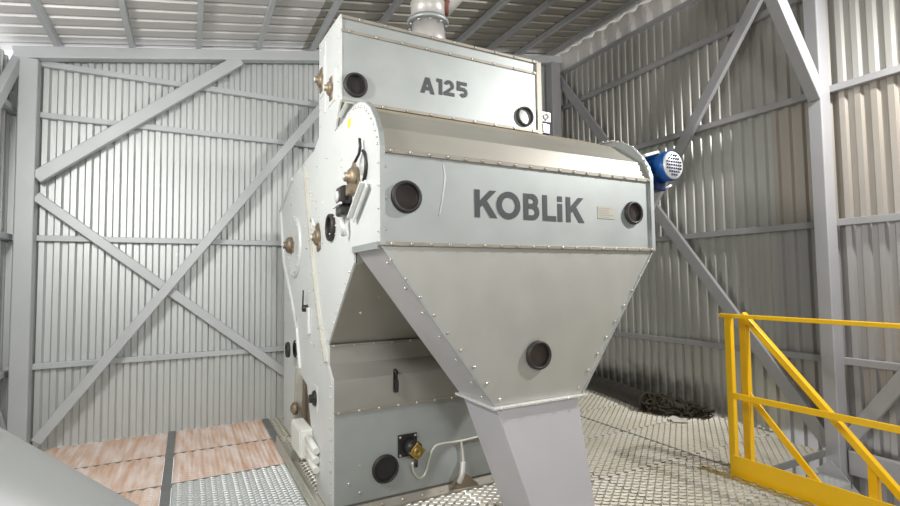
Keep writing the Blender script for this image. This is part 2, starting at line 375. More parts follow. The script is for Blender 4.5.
panel(3.64, 3.80, 2.36, 2.845, mesh_r, big=True)
panel(3.805, 4.83, 2.36, 2.845, mesh_r, big=True)
panel(3.555, 3.63, 0.0, 2.62, mesh_y, z=0.012, rot=True)
for xb in (-0.12, 0.77):
    MB().box(xb-0.032, xb+0.032, YF, 5.85, -0.022, 0.002).build('frame_bar', bar_m, floor)
for yb in (5.10, 4.35):
    MB().box(-1.2, 0.74, yb-0.006, yb+0.006, -0.03, -0.002).build('frame_bar', bar_m, floor)
for xb in (3.80,):
    MB().box(xb-0.006, xb+0.006, 2.36, 5.85, -0.03, -0.003).build('frame_bar', bar_m, floor)
for yb in (3.6, 2.85, 1.35, -0.9):
    MB().box(-1.2, 3.63, yb-0.04, yb+0.04, -0.16, -0.02).build('floor_joist', bar_m, floor)
MB().box(3.70, 4.83, 2.34, 2.36, -0.05, 0.0).build('landing_edge', bar_m, floor)
MB().box(-1.45, -1.19, YF, 5.85, -0.03, -0.004).build('edge_strip', bar_m, floor)
lower = MB().box(-3, 7, -4, 8, -2.75, -2.6).build('floor_lower', concrete, kind='structure', label='pale concrete floor seen below the grating platform')

# ------------------------------------------------------------------ the machine
X0, X1 = 0.83, 2.73
YH = 2.29        # hood front
YBX = 3.0        # upper box front
YL = 3.19        # lower body front
mach = empty('grain_cleaning_machine', (1.78, 3.6, 0))
tag(mach, 'large galvanised grain cleaning machine with dark lettering and hopper', 'machine')
def part(mb, name, m, parent=None, bevel=0.0, **p): return mb.build(name, m, parent or mach, bevel, **p)

# core housing that closes the body
core = [(2.98, 2.58), (2.98, 2.5), (2.66, 2.44), (2.45, 2.32), (2.36, 2.22), (2.31, 2.12), (2.31, 1.70), (2.70, 1.70), (2.72, 1.60), (3.31, 1.08), (3.31, 0.94), (3.21, 0.86), (3.21, 0.04), (3.62, 0.04), (4.05, 0.72), (4.30, 0.80), (5.03, 1.70), (5.20, 2.17), (4.7, 2.42), (3.58, 2.50), (3.58, 2.58)]
part(MB().prism(core, 'x', X0+0.012, X1-0.012), 'housing', galv_low)

# left and right side plates
lobe = [(3.115, 2.462), (2.95, 2.468), (2.83, 2.492), (2.69, 2.497), (2.60, 2.484), (2.50, 2.447), (2.415, 2.392), (2.345, 2.315), (2.295, 2.235), (2.275, 2.16)]
lower_out = [(2.275, 1.675), (2.72, 1.675), (2.72, 1.60), (3.30, 1.08), (3.30, 0.945), (3.195, 0.865), (3.195, 0.02)]
rear_out = [(3.60, 0.02), (3.95, 0.70), (4.17, 0.74), (4.24, 0.83), (4.36, 1.18), (4.72, 1.42), (5.05, 1.70), (5.24, 2.175), (5.02, 2.33), (4.72, 2.43), (3.72, 2.475), (3.56, 2.54)]
left_poly = [(3.0, 3.165), (3.095, 2.63)]+lobe+lower_out+rear_out+[(3.55, 3.215)]
left_poly[0] = (2.992, 3.17); left_poly[1] = (2.992, 2.62); left_poly.insert(2, (3.06, 2.55))
sp = part(MB().prism(left_poly, 'x', X0-0.006, X0+0.006), 'side_plate', white_plate, label='white left side plate with bearings and portholes')
right_poly = [(3.0, 2.56)]+lobe[1:]+lower_out+rear_out[:-1]+[(3.58, 2.50)]
part(MB().prism(right_poly, 'x', X1-0.006, X1+0.006), 'side_plate', galv)
# rim flange around the rounded ends
def rim(poly, xa, xb, t=0.012):
    b = MB()
    for (p, q) in zip(poly[:-1], poly[1:]):
        b.bar(((xa+xb)/2, p[0], p[1]), ((xa+xb)/2, q[0], q[1]), abs(xb-xa), t, (0, 0.3, 1))
    return b
part(rim(lobe+[(2.275, 1.675)], X0-0.008, X0+0.016, 0.008), 'rim_flange', galv)
part(rim(lobe[1:]+[(2.275, 1.675)], X1-0.020, X1+0.010, 0.008), 'rim_flange', galv)

# hood cover: folded sheet from the box to the front panel
hp = [(3.0, 2.606), (2.56, 2.430)]
hb = MB(); n = len(hp); hb.add([(X0+0.01, *p) for p in hp]+[(X1-0.01, *p) for p in hp], [(i, i+1, n+i+1, n+i) for i in range(n-1)])
part(hb, 'hood_top', dusty, label='dust-covered upper fold of the hood')
hp = [(2.56, 2.430), (2.345, 2.27), (2.29, 2.14)]
hb = MB(); n = len(hp); hb.add([(X0+0.01, *p) for p in hp]+[(X1-0.01, *p) for p in hp], [(i, i+1, n+i+1, n+i) for i in range(n-1)])
part(hb, 'hood_front_fold', hood_metal)
# front lettered panel
part(MB().box(X0+0.006, X1-0.006, YH, YH+0.012, 1.682, 2.142), 'front_panel', galv, bevel=0.002)
part(MB().box(X0+0.004, X1-0.004, YH-0.012, YH, 2.128, 2.152), 'seam_flange', edge_metal, bevel=0.002)
part(MB().box(X0-0.010, X1+0.010, YH-0.018, YH+0.02, 1.668, 1.688), 'seam_flange', edge_metal, bevel=0.002)
for xe in (X0+0.004, X1-0.012):
    part(MB().box(xe-0.006, xe+0.014, YH-0.006, YH+0.01, 1.688, 2.13), 'edge_strip', galv)

# hopper below the hood (four plates)
T = [(X0, YH), (X1, YH), (X1, 2.71), (X0, 2.71)]; Bm = [(1.467, YH), (2.085, YH), (2.085, 2.68), (1.467, 2.68)]
zt_, zb_ = 1.672, 0.815
def plate(i, j, m, name, **p):
    a, b = T[i], T[j]; c, d = Bm[j], Bm[i]
    q = [Vector((a[0], a[1], zt_)), Vector((b[0], b[1], zt_)), Vector((c[0], c[1], zb_)), Vector((d[0], d[1], zb_))]
    nrm = (q[1]-q[0]).cross(q[3]-q[0]).normalized()*0.006
    mb = MB().add(q+[v+nrm for v in q], [(0,1,2,3),(7,6,5,4),(0,4,5,1),(1,5,6,2),(2,6,7,3),(3,7,4,0)])
    return part(mb, name, m, **p)
plate(0, 1, galv_dull, 'hopper_front', label='trapezoid front plate of the hopper with a round porthole')
plate(1, 2, galv_dull, 'hopper_side'); plate(2, 3, galv_dull, 'hopper_back'); plate(3, 0, hop_side_lit, 'hopper_side')
part(MB().box(X0-0.012, X0+0.035, YH+0.02, 2.73, 1.655, 1.690), 'corner_flange', galv)
for i in (0, 1):
    part(MB().bar((T[i][0], YH-0.002, zt_), (Bm[i][0], YH-0.002, zb_), 0.012, 0.012, (0, 1, 0)), 'corner_strip', galv)
# outlet flange and slanting chute
part(MB().box(1.445, 2.105, YH-0.030, 2.70, 0.800, 0.813), 'outlet_flange', alu, bevel=0.002)
ct = [(1.482, YH+0.008), (2.055, YH+0.008), (2.055, 2.668), (1.482, 2.668)]
cbz = -0.35
cb = [(1.482+0.385*(0.8-cbz), YH+0.008), (2.055+0.175*(0.8-cbz), YH+0.008), (2.055+0.175*(0.8-cbz), 2.668), (1.482+0.385*(0.8-cbz), 2.668)]
part(MB().add([(*p, 0.80) for p in ct]+[(*p, cbz) for p in cb], [(0,1,2,3),(7,6,5,4),(0,4,5,1),(1,5,6,2),(2,6,7,3),(3,7,4,0)]), 'outlet_chute', chute_paint, bevel=0.004, label='smooth lilac grey chute leaving the hopper')

# upper box
XB1 = 2.36
part(MB().prism([(YBX+0.004, 2.6), (3.55, 2.6), (3.55, 3.205), (YBX+0.004, 3.16)], 'x', X0+0.008, XB1-0.004), 'upper_box', galv)
part(MB().box(X0+0.006, XB1-0.006, YBX-0.004, YBX+0.004, 2.622, 3.065), 'upper_panel', galv, bevel=0.002)
part(MB().box(X0+0.002, XB1, YBX-0.014, YBX-0.002, 3.06, 3.078), 'seam_flange', edge_metal)
part(MB().box(X0+0.002, XB1, YBX-0.012, YBX+0.02, 3.150, 3.168), 'seam_flange', edge_metal)
part(MB().box(X0+0.002, XB1, YBX-0.020, YBX+0.004, 2.605, 2.625), 'seam_flange', edge_metal)
part(MB().box(XB1-0.012, XB1+0.03, YBX-0.016, YBX+0.05, 2.60, 3.16), 'corner_flange', edge_metal)
part(MB().bar((X0-0.008, 3.38, 2.66), (X0-0.008, 3.38, 3.16), 0.004, 0.035, (0, 1, 0)), 'edge_strip', white_plate)

# slanting and lower front panels
part(MB().prism([(2.725, 1.60), (3.312, 1.085), (3.306, 1.078), (2.72, 1.592)], 'x', X0+0.006, X1-0.006), 'slanting_panel', galv_low)
part(MB().prism([(3.30, 1.066), (3.30, 0.947), (3.19, 0.86), (3.19, 0.662), (3.20, 0.662), (3.20, 0.855), (3.31, 0.942), (3.31, 1.066)], 'x', X0+0.006, X1-0.006), 'lower_panel', galv_low)
part(MB().box(X0+0.006, X1-0.006, YL, YL+0.012, 0.07, 0.655), 'lower_panel', galv)
part(MB().box(X0+0.004, X1, 3.288, 3.31, 1.062, 1.078), 'seam_flange', edge_metal)
part(MB().box(X0+0.004, X1, YL-0.014, YL+0.004, 0.650, 0.664), 'seam_flange', edge_metal)
part(MB().prism([(YL-0.03, 0.0), (YL+0.01, 0.0), (YL+0.01, 0.055), (YL-0.008, 0.055), (YL-0.03, 0.012)], 'x', X0, X1), 'base_flange', edge_metal)
# left base rail, rear leg, seams on the side plate
part(MB().box(0.735, 0.822, 3.19, 4.92, 0.0, 0.012).box(0.745, 0.757, 3.19, 4.92, 0.012, 0.07), 'base_rail', beige_edge)
part(MB().bar((0.815, 4.20, 0.80), (0.815, 4.36, 0.0), 0.05, 0.07, (0, 1, 0)), 'rear_leg', beige_edge)
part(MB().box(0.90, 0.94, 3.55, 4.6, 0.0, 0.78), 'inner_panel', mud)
seam = [(3.97, 2.47), (3.66, 1.62), (3.40, 1.14), (3.32, 0.93)]
def s_yz(px): p = onX(px[0], px[1], X0); return (p.y, p.z)
seam = [s_yz(p) for p in ((306, 166), (313, 240), (318, 290), (323, 328), (328, 362))]
part(rim(seam, X0-0.028, X0-0.004, 0.016), 'seam_strip', beige_edge)
redge = [s_yz(p) for p in ((293.5, 179), (282, 211), (285, 262), (293, 300), (298, 328), (301.5, 371))]
part(rim(redge, X0-0.022, X0-0.004, 0.03), 'seam_strip', white_plate)
# rear pale panel beyond the side plate
part(MB().prism([(4.9, 0.02), (5.45, 0.02), (5.45, 1.75), (5.0, 1.72), (4.55, 1.2), (4.55, 0.5)], 'x', X0+0.07, X0+0.085), 'rear_plate', white_plate)

# ---- bolts (tiny: one part of many heads per kind of face)
def hexbolts(pts, axis, r=0.009, h=0.009):
    b = MB()
    for p in pts: b.lathe(p, axis, [(r, 0), (r, h*0.6), (r*0.6, h)], 6)
    return b
def lin(a, b, n): a = Vector(a); b = Vector(b); return [a.lerp(b, i/(n-1)) for i in range(n)]
pts = lin((X0+0.05, YH-0.012, 2.14), (X1-0.03, YH-0.012, 2.14), 18)+lin((X0+0.05, YH-0.018, 1.678), (X1-0.03, YH-0.018, 1.678), 18)
pts += lin((X0+0.05, YBX-0.014, 3.069), (XB1-0.04, YBX-0.014, 3.069), 9)+lin((X0+0.12, YBX-0.012, 3.159), (XB1-0.04, YBX-0.012, 3.159), 9)+lin((X0+0.1, YBX-0.02, 2.615), (XB1-0.06, YBX-0.02, 2.615), 9)
pts += lin((X0+0.03, YL-0.014, 0.657), (X1-0.1, YL-0.014, 0.657), 14)+lin((X0+0.03, 3.288, 1.07), (X1-0.1, 3.288, 1.07), 14)
pts += lin((X0+0.02, YH-0.006, 1.75), (X0+0.02, YH-0.006, 2.06), 3)+lin((X1-0.01, YH-0.006, 1.75), (X1-0.01, YH-0.006, 2.06), 3)
pts += lin((X0+0.05, YH-0.004, 1.60), (1.467+0.03, YH-0.004, 0.85), 9)+lin((X1-0.05, YH-0.004, 1.60), (2.085-0.03, YH-0.004, 0.85), 9)
pts += lin((1.50, YH-0.03, 0.806), (2.06, YH-0.03, 0.806), 6)
pts += [(1.0, YL, 0.13), (0.93, YL, 0.2), (1.2, YL, 0.12), (0.95, 3.0, 1.3), (1.05, 2.95, 1.4), (1.0, YL, 0.30)]
pts += lin((X0+0.03, YL-0.018, 0.035), (X1, YL-0.018, 0.035), 14)
part(hexbolts(pts, (0, -1, 0)), 'bolt_heads', bolt_m, kind='stuff')
pts = [(X0-0.006, p[0]+0.018, p[1]-0.02) for p in lobe[3:]]
dense = []
for (p, q) in zip(lobe[2:-1], lobe[3:]):
    for t in (0, 0.5): dense.append((X0-0.006, p[0]+(q[0]-p[0])*t+0.022, p[1]+(q[1]-p[1])*t-0.022))
pts = dense+lin((X0-0.006, 2.30, 2.08), (X0-0.006, 2.30, 1.74), 4)
for a, b in zip(seam[:-1], seam[1:]): pts += lin((X0-0.028, *a), (X0-0.028, *b), 4)
for a, b in zip(redge[:-1], redge[1:]): pts += lin((X0-0.022, *a), (X0-0.022, *b), 4)
pts += lin((X0-0.006, 3.23, 0.82), (X0-0.006, 3.23, 0.08), 12)+lin((X0-0.006, 2.80, 1.55), (X0-0.006, 3.30, 1.11), 8)
pts += lin((X0-0.006, 3.02, 2.66), (X0-0.006, 3.02, 3.12), 6)+lin((X0-0.006, 3.52, 2.60), (X0-0.006, 3.52, 3.16), 6)+lin((X0-0.006, 3.08, 3.15), (X0-0.006, 3.48, 3.18), 4)
for i in range(46):
    pts.append((X0-0.006, random.uniform(2.9, 4.7), random.uniform(1.75, 2.38)))
for i in range(14): pts.append((X0-0.006, random.uniform(3.35, 4.0), random.uniform(0.9, 1.6)))
part(hexbolts(pts, (-1, 0, 0), 0.0075, 0.008), 'bolt_heads', bolt_m, kind='stuff')
pts = [(X1-0.022, p[0]+0.02, p[1]-0.015) for p in lobe[3:]]
dense = []
for (p, q) in zip(lobe[2:-1], lobe[3:]):
    for t in (0, 0.5): dense.append((X1-0.018, p[0]+(q[0]-p[0])*t-0.004, p[1]+(q[1]-p[1])*t+0.004))
part(hexbolts(dense, (-0.3, -0.6, 0.6), 0.008, 0.009), 'bolt_heads', bolt_m, kind='stuff')
pts = [(1.467+0.0-(1-t)*(1.467-X0)-0.006, YH+0.06, 0.815+(1-t)*(0.857)) for t in (0.1, 0.25, 0.4, 0.55, 0.7, 0.85, 0.95)]
part(hexbolts(pts, (-0.8, 0, -0.6), 0.009, 0.009), 'bolt_heads', bolt_m, kind='stuff')

# ---- portholes
def porthole(c, axis, r, glass=glass_dark, depth=0.026, rim_w=0.22):
    ri = r*(1-rim_w)
    ring = MB().lathe(c, axis, [(r, 0), (r, depth*0.6), (r*0.95, depth), (ri*1.04, depth), (ri, depth*0.7), (ri, 0.0)], 36)
    ring.f = [f for f in ring.f if len(f) == 4]; ring.sm = [True]*len(ring.f)
    po = part(ring, 'porthole', rubber)
    MB().lathe(c, axis, [(ri*1.01, -0.001), (ri*1.01, 0.002)], 36).build('porthole_glass', glass, po)
    return po
fy = (0, -1, 0); fx = (-1, 0, 0)
porthole((0.963, YH, 1.915), fy, 0.082)
porthole((2.555, YH, 1.915), fy, 0.075)
porthole((1.759, YH-0.006, 1.066), fy, 0.082)
porthole((0.921, YBX-0.004, 2.730), fy, 0.078, black_pl)
porthole((2.229, YBX-0.004, 2.716), fy, 0.075, glass_light)
porthole((1.175, YL, 0.252), fy, 0.092, black_pl, rim_w=0.16)
porthole((X0-0.006, 3.195, 1.845), fx, 0.09)
porthole((X0-0.006, 4.72, 0.88), fx, 0.07, black_pl)
porthole((X0+0.07, 4.75, 0.88), fx, 0.08, black_pl)

# ---- lettering, cut from dark film
class Glyph(MB):
    def __init__(s, y): super().__init__(); s.y = y
    def poly(s, pts):
        s.k = getattr(s, 'k', 0)+1
        return s.prism(pts, 'y', s.y-0.00004*s.k, s.y+0.003)
    def arc(s, cx, cz, rx, rz, t, a0, a1, n=20):
        P = []
        for i in range(n+1):
            a = math.radians(a0+(a1-a0)*i/n); P.append((math.cos(a), math.sin(a)))
        for (p, q) in zip(P[:-1], P[1:]):
            s.poly([(cx+p[0]*rx, cz+p[1]*rz), (cx+q[0]*rx, cz+q[1]*rz), (cx+q[0]*(rx-t), cz+q[1]*(rz-t)), (cx+p[0]*(rx-t), cz+p[1]*(rz-t))])
        return s
    def rect(s, x0, x1, z0, z1): return s.poly([(x0, z0), (x1, z0), (x1, z1), (x0, z1)])
def letter(ch, x0, x1, z0, z1, t, y):
    g = Glyph(y); w_ = x1-x0; h = z1-z0; zm = (z0+z1)/2
    if ch == 'K':
        g.rect(x0, x0+t, z0, z1)
        g.poly([(x0+t*0.98, zm-t*0.75), (x0+t*0.98, zm+t*0.45), (x1-t*1.45, z1), (x1-t*0.1, z1)])
        g.poly([(x0+t*1.25, zm+0.01), (x0+t*2.05, zm+t*0.95), (x1, z0), (x1-t*1.35, z0)])
    elif ch == 'O': g.arc((x0+x1)/2, zm, w_/2, h/2+0.002, t, 0, 360, 40)
    elif ch == 'B':
        g.rect(x0, x0+t, z0, z1); rm = h*0.26; zc = z0+h*0.53
        for (a, b, ww) in ((z0, zc+t*0.42, w_), (zc-t*0.42, z1, w_*0.93)):
            r = (b-a)/2; g.rect(x0+t, x0+ww-r, a, a+t*0.84); g.rect(x0+t, x0+ww-r, b-t*0.84, b); g.arc(x0+ww-r, (a+b)/2, r, r, t*0.9, -90, 90, 14)
    elif ch == 'L': g.rect(x0, x0+t, z0, z1); g.rect(x0+t, x1, z0, z0+t*0.92)
    elif ch == 'i': g.rect(x0, x1, z0, z0+h*0.70); g.rect(x0, x1, z0+h*0.79, z1)
    elif ch == 'A':
        xc = (x0+x1)/2; d = t*1.12
        g.poly([(x0, z0), (x0+d, z0), (xc+d*0.1, z1-t*0.9), (xc+d*0.5, z1), (xc-d*0.5, z1)])
        g.poly([(x1-d, z0), (x1, z0), (xc+d*0.5, z1), (xc-d*0.1, z1), (xc-d*0.1, z1-t*0.9)])
        g.rect(x0+w_*0.24, x1-w_*0.24, z0+h*0.2, z0+h*0.2+t*0.85)
    elif ch == '1': g.rect(x1-t, x1, z0, z1); g.rect(x0, x1-t, z1-t*0.85, z1)
    elif ch == '2':
        r = w_*0.47; zc = z1-r; g.arc(x0+w_*0.49, zc, r, r, t*0.95, -25, 165, 20)
        g.rect(x0, x1, z0, z0+t*0.88)
        xe = x0+w_*0.49+r*math.cos(math.radians(-25)); ze = zc+r*math.sin(math.radians(-25))
        g.poly([(x0, z0+t*0.8), (x0+t*1.25, z0+t*0.8), (xe, ze), (xe-t*0.95, ze+t*0.2)])
    elif ch == '5':
        r = h*0.32; zc = z0+r
        g.arc(x1-r, zc, r, r, t*0.95, -150, 90, 22); g.rect(x0+w_*0.1, x1-w_*0.06, z1-t*0.9, z1)
        g.rect(x0+w_*0.1, x0+w_*0.1+t*0.92, zc+r-t*0.95, z1); g.rect(x0+w_*0.1, x1-r, zc+r-t*0.95, zc+r)
    return g
for ch, a, b in (('K', 1.362, 1.506), ('O', 1.504, 1.662), ('B', 1.686, 1.796), ('L', 1.822, 1.920), ('i', 1.933, 1.967), ('K', 1.998, 2.140)):
    part(letter(ch, a, b, 1.833, 1.984, 0.033, YH-0.003), 'letter', letter_m)
for ch, a, b in (('A', 1.371, 1.478), ('1', 1.494, 1.538), ('2', 1.549, 1.632), ('5', 1.644, 1.738)):
    part(letter(ch, a, b, 2.762+0.018*(a-1.371)/0.3, 2.872+0.018*(a-1.371)/0.3, 0.027, YBX-0.0075), 'letter', letter_m)
part(MB().box(2.25, 2.395, YH-0.003, YH+0.001, 1.866, 1.944), 'name_plate', plate_m)
# faint plate print
npb = MB()
for i in range(6): npb.box(2.26, 2.26+random.uniform(0.08, 0.125), YH-0.0036, YH-0.003, 1.874+i*0.011, 1.878+i*0.011)
part(npb, 'plate_print', edge_metal, kind='stuff')

# ---- left-side fittings
def bearing(y, z, r=0.05, rot=0.0, big=1.0, xx=X0-0.006):
    e = part(MB().lathe((xx, y, z), fx, [(r*1.0, 0), (r*0.95, 0.022*big), (r*0.7, 0.034*big), (r*0.42, 0.036*big), (r*0.42, 0.05*big), (0.001, 0.05*big)], 18), 'bearing', bronze)
    r *= 0.9; c, s_ = math.cos(rot), math.sin(rot)
    q = [(-1.7, -0.7), (1.7, -0.7), (1.7, 0.7), (-1.7, 0.7)]
    MB().prism([(y+(a*c-b*s_)*r, z+(a*s_+b*c)*r) for a, b in q], 'x', xx-0.014, xx).build('bearing_flange', bronze, e, 0.003)
    MB().lathe((xx-0.05*big, y, z), fx, [(r*0.3, 0), (r*0.3, 0.008), (0.001, 0.010)], 8).build('shaft_end', alu, e)
    return e
bearing(3.46, 2.915, 0.055, 1.57); bearing(3.19, 2.76, 0.05, 1.57)
part(MB().box(X0-0.012, X0-0.004, 3.10, 3.28, 2.66, 2.86), 'bearing_plate', white_plate)
part(MB().box(X0-0.012, X0-0.004, 3.38, 3.53, 2.80, 3.06), 'bearing_plate', white_plate)
bearing(3.56, 1.81, 0.062, 1.3)
part(MB().tube([(X0-0.05, 3.62, 1.93), (X0-0.06, 3.55, 1.95), (X0-0.05, 3.50, 1.88)], 0.008), 'hose_clip', alu)
# large round cover with bearing
dc = part(MB().lathe((X0-0.006, 4.44, 1.80), fx, [(0.27, 0), (0.27, 0.012), (0.255, 0.020), (0.22, 0.020), (0.20, 0.012), (0.001, 0.012)], 48), 'round_cover', white_plate)
dpts = [(X0-0.026, 4.44+0.238*math.cos(i*math.pi/8), 1.80+0.238*math.sin(i*math.pi/8)) for i in range(16)]
hexbolts(dpts, fx, 0.008, 0.008).build('cover_bolts', bolt_m, dc, kind='stuff')
bearing(4.55, 1.82, 0.075, 0.2, 1.4, X0-0.018)
# gear drive on the lobe: slotted bracket, bearing, gearbox, crank rod
pA = (X0-0.014, 2.60, 2.06); pB = (X0-0.014, 2.80, 1.86)
part(MB().bar((X0-0.012, 2.43, 2.00), (X0-0.012, 2.66, 1.845), 0.012, 0.10, (1, 0, 0)), 'slotted_bracket', white_plate)
part(MB().bar((X0-0.03, 2.425, 1.995), (X0-0.03, 2.655, 1.84), 0.05, 0.010, (1, 0, 0)), 'bracket_lip', alu)
hole = part(MB().lathe((X0-0.006, 2.53, 2.12), fx, [(0.06, 0), (0.06, 0.006), (0.001, 0.006)], 30), 'shaft_opening', white_plate)
a_ = [(X0-0.016, 2.53+0.088*math.cos(t*0.11), 2.12+0.11*math.sin(t*0.11)) for t in range(-34, -9)]
a_ = [(X0-0.016, 2.53-0.085*math.cos(math.radians(t)), 2.12+0.115*math.sin(math.radians(t))) for t in range(-40, 50, 6)]
a_ = [(X0-0.016, 2.55-0.08*math.cos(math.radians(t)), 2.105+0.09*math.sin(math.radians(t))) for t in range(-60, 75, 8)]
part(MB().tube(a_, 0.009), 'black_gasket', black_pl)
bearing(2.66, 2.07, 0.062, 0.9, 1.4)
part(MB().box(X0-0.06, X0-0.01, 2.61, 2.70, 1.97, 2.03), 'bronze_bracket', bronze, bevel=0.006)
gb = part(MB().box(X0-0.07, X0-0.008, 2.74, 2.88, 1.935, 2.045), 'gearbox', black_pl, bevel=0.02)
MB().box(X0-0.065, X0-0.01, 2.76, 2.90, 1.875, 1.935).build('gearbox_foot', black_pl, gb, 0.015)
MB().lathe((X0-0.07, 2.82, 1.985), fx, [(0.035, 0), (0.03, 0.012), (0.001, 0.014)], 14).build('gearbox_cap', alu, gb)
MB().bar((X0-0.074, 2.74, 1.938), (X0-0.074, 2.90, 1.93), 0.012, 0.014, (1, 0, 0)).build('gearbox_clamp', alu, gb)
part(MB().tube([(X0-0.05, 2.80, 1.86), (X0-0.05, 2.78, 1.80), (X0-0.04, 2.80, 1.76)], 0.016), 'drain_elbow', alu)
part(MB().tube([(X0-0.04, 2.58, 2.14), (X0-0.03, 2.54, 2.175), (X0-0.03, 2.52, 2.21), (X0-0.03, 2.53, 2.255)], 0.008), 'grease_line', black_pl)
part(MB().bar((X0-0.012, 2.93, 2.49), (X0-0.012, 2.77, 2.53), 0.006, 0.055, (1, 0, 0)), 'latch_plate', alu)
part(MB().box(X0-0.0075, X0-0.006, 2.77, 2.83, 2.395, 2.445), 'yellow_sticker', yel_sticker)
# lever with rod
part(MB().tube([(X0-0.04, 3.93, 1.43), (X0-0.04, 3.95, 1.30)], 0.006), 'lever_rod', black_pl)
part(MB().lathe((X0-0.006, 3.94, 1.29), fx, [(0.03, 0), (0.025, 0.04), (0.001, 0.042)], 12), 'lever_hub', black_pl)
part(MB().box(X0-0.03, X0-0.006, 3.82, 3.88, 1.10, 1.30), 'lever_guard', alu, bevel=0.006)
# small black rotary knob on the lower plate
kb = part(MB().lathe((X0-0.006, 3.66, 0.66), fx, [(0.06, 0), (0.05, 0.02), (0.03, 0.025), (0.03, 0.045), (0.001, 0.045)], 20), 'rotary_knob', black_pl)
MB().box(X0-0.010, X0-0.004, 3.59, 3.73, 0.58, 0.75).build('knob_plate', white_plate, kb)
# white junction box with cable glands
jb = part(MB().box(0.735, 0.822, 3.73, 4.08, 0.22, 0.425), 'junction_box', box_m, bevel=0.008)
MB().box(0.727, 0.735, 3.745, 4.065, 0.232, 0.412).build('box_lid', box_m, jb, 0.003)
for i in range(3):
    MB().cyl((0.785, 3.73, 0.37-i*0.065), (0.80, 3.52, 0.33-i*0.065), 0.024, n=14).build('cable_gland', box_m, jb)
part(MB().lathe((0.80, 4.22, 0.47), fx, [(0.05, 0), (0.05, 0.03), (0.02, 0.05), (0.001, 0.05)], 14), 'brass_union', bronze)

# ---- fittings on the lower front
hd = part(MB().tube([(1.25, YL, 0.89), (1.25, YL-0.03, 0.885), (1.25, YL-0.035, 0.82), (1.25, YL-0.03, 0.757), (1.25, YL, 0.752)], 0.013), 'pull_handle', black_pl)
MB().box(1.237, 1.263, YL-0.006, YL, 0.745, 0.895).build('handle_plate', black_pl, hd)
cn = part(MB().box(1.265, 1.405, YL-0.012, YL, 0.305, 0.455), 'sensor_plate', black_pl, bevel=0.004)
MB().cyl((1.345, YL-0.012, 0.375), (1.365, YL-0.08, 0.36), 0.055, n=24).build('sensor_body', black_pl, cn)
q = 0.062
MB().prism([(1.37-q, 0.355), (1.37, 0.355-q), (1.37+q, 0.355), (1.37, 0.355+q)], 'y', YL-0.095, YL-0.075).build('sensor_cap', brass, cn, 0.004)
MB().lathe((1.37, YL-0.095, 0.355), fy, [(0.034, 0), (0.034, 0.012), (0.008, 0.012), (0.008, 0.004)], 16).build('sensor_dial', brass, cn)
MB().cyl((1.362, YL-0.085, 0.30), (1.362, YL-0.085, 0.255), 0.012, n=10).build('cable_gland', black_pl, cn)
hexbolts([(1.28, YL-0.012, 0.32), (1.39, YL-0.012, 0.32), (1.28, YL-0.012, 0.44), (1.39, YL-0.012, 0.44)], fy, 0.009, 0.006).build('plate_bolts', bolt_m, cn, kind='stuff')
def lp(x, y, dy=0.04): p = onY(x, y, YL-dy); return p
def smooth(pts, n=6):
    out = []
    P = [pts[0]]+list(pts)+[pts[-1]]
    for i in range(1, len(P)-2):
        for k in range(n):
            t = k/n; a, b, c, d = P[i-1], P[i], P[i+1], P[i+2]
            out.append(0.5*((2*b)+(c-a)*t+(2*a-5*b+4*c-d)*t*t+(3*b-a-3*c+d)*t**3))
    out.append(pts[-1]); return out
cab = [lp(412.5, 463, 0.085), lp(414, 472, 0.05), lp(419, 478, 0.03), lp(425, 474, 0.02), lp(429, 460, 0.02), lp(433, 449, 0.02), lp(440, 444, 0.02), lp(460, 441, 0.02), lp(482, 436, 0.02), lp(500, 434, 0.02)]
part(MB().tube(smooth(cab), 0.0075), 'sensor_cable', cable_m)
part(MB().tube(smooth([lp(461, 441, 0.02), lp(462.5, 452, 0.02), lp(463, 464, 0.03), lp(460, 478, 0.05)]), 0.0085), 'sensor_cable', cable_m)
part(MB().tube(smooth([lp(463, 462, 0.03), lp(462, 474, 0.06), lp(459, 483, 0.06)]), 0.020), 'cable_conduit', duct_m)
a, b, c, d = lp(447, 489, 0), lp(458, 474, 0), lp(466, 473, 0), lp(478, 484, 0)
part(MB().prism([(a.x, a.z), (d.x, d.z), (c.x, c.z), (b.x, b.z)], 'y', YL-0.03, YL), 'conduit_shoe', mud, bevel=0.004)

part(MB().tube(smooth([Vector((1.175, YH-0.0005, 2.10)), Vector((1.185, YH-0.0005, 2.03)), Vector((1.170, YH-0.0005, 1.93)), Vector((1.148, YH-0.0005, 1.83))]), 0.0035, 6), 'chalk_mark', chalk)
# ---- blue geared motor at the right end
mx, mz = 2.890, 2.250
mt = part(MB().lathe((mx, 2.52, mz), fy, [(0.085, 0), (0.098, 0.02), (0.098, 0.21), (0.104, 0.215), (0.104, 0.275), (0.098, 0.285)], 32), 'electric_motor', blue, label='blue electric motor on the right end of the hood')
fc = MB().lathe((mx, 2.235, mz), fy, [(0.096, 0), (0.092, 0.008), (0.02, 0.012), (0.001, 0.012)], 32).build('fan_cover', alu, mt)
for i in range(-3, 4):
    zz = i*0.022; hw = math.sqrt(max(0, 0.076**2-zz**2))
    for j in range(-3, 4):
        xx = j*0.022
        if math.hypot(xx, zz) < 0.07:
            MB().box(mx+xx-0.005, mx+xx+0.005, 2.219, 2.2245, mz+zz-0.006, mz+zz+0.006).build('vent_slot', blue_dark, mt)
fins = MB()
for i in range(20):
    a = i*math.pi/10
    fins.bar((mx+0.098*math.cos(a), 2.49, mz+0.098*math.sin(a)), (mx+0.098*math.cos(a), 2.32, mz+0.098*math.sin(a)), 0.004, 0.012, (math.cos(a), 0, math.sin(a)))
fins.build('cooling_fin', blue, mt, kind='stuff')
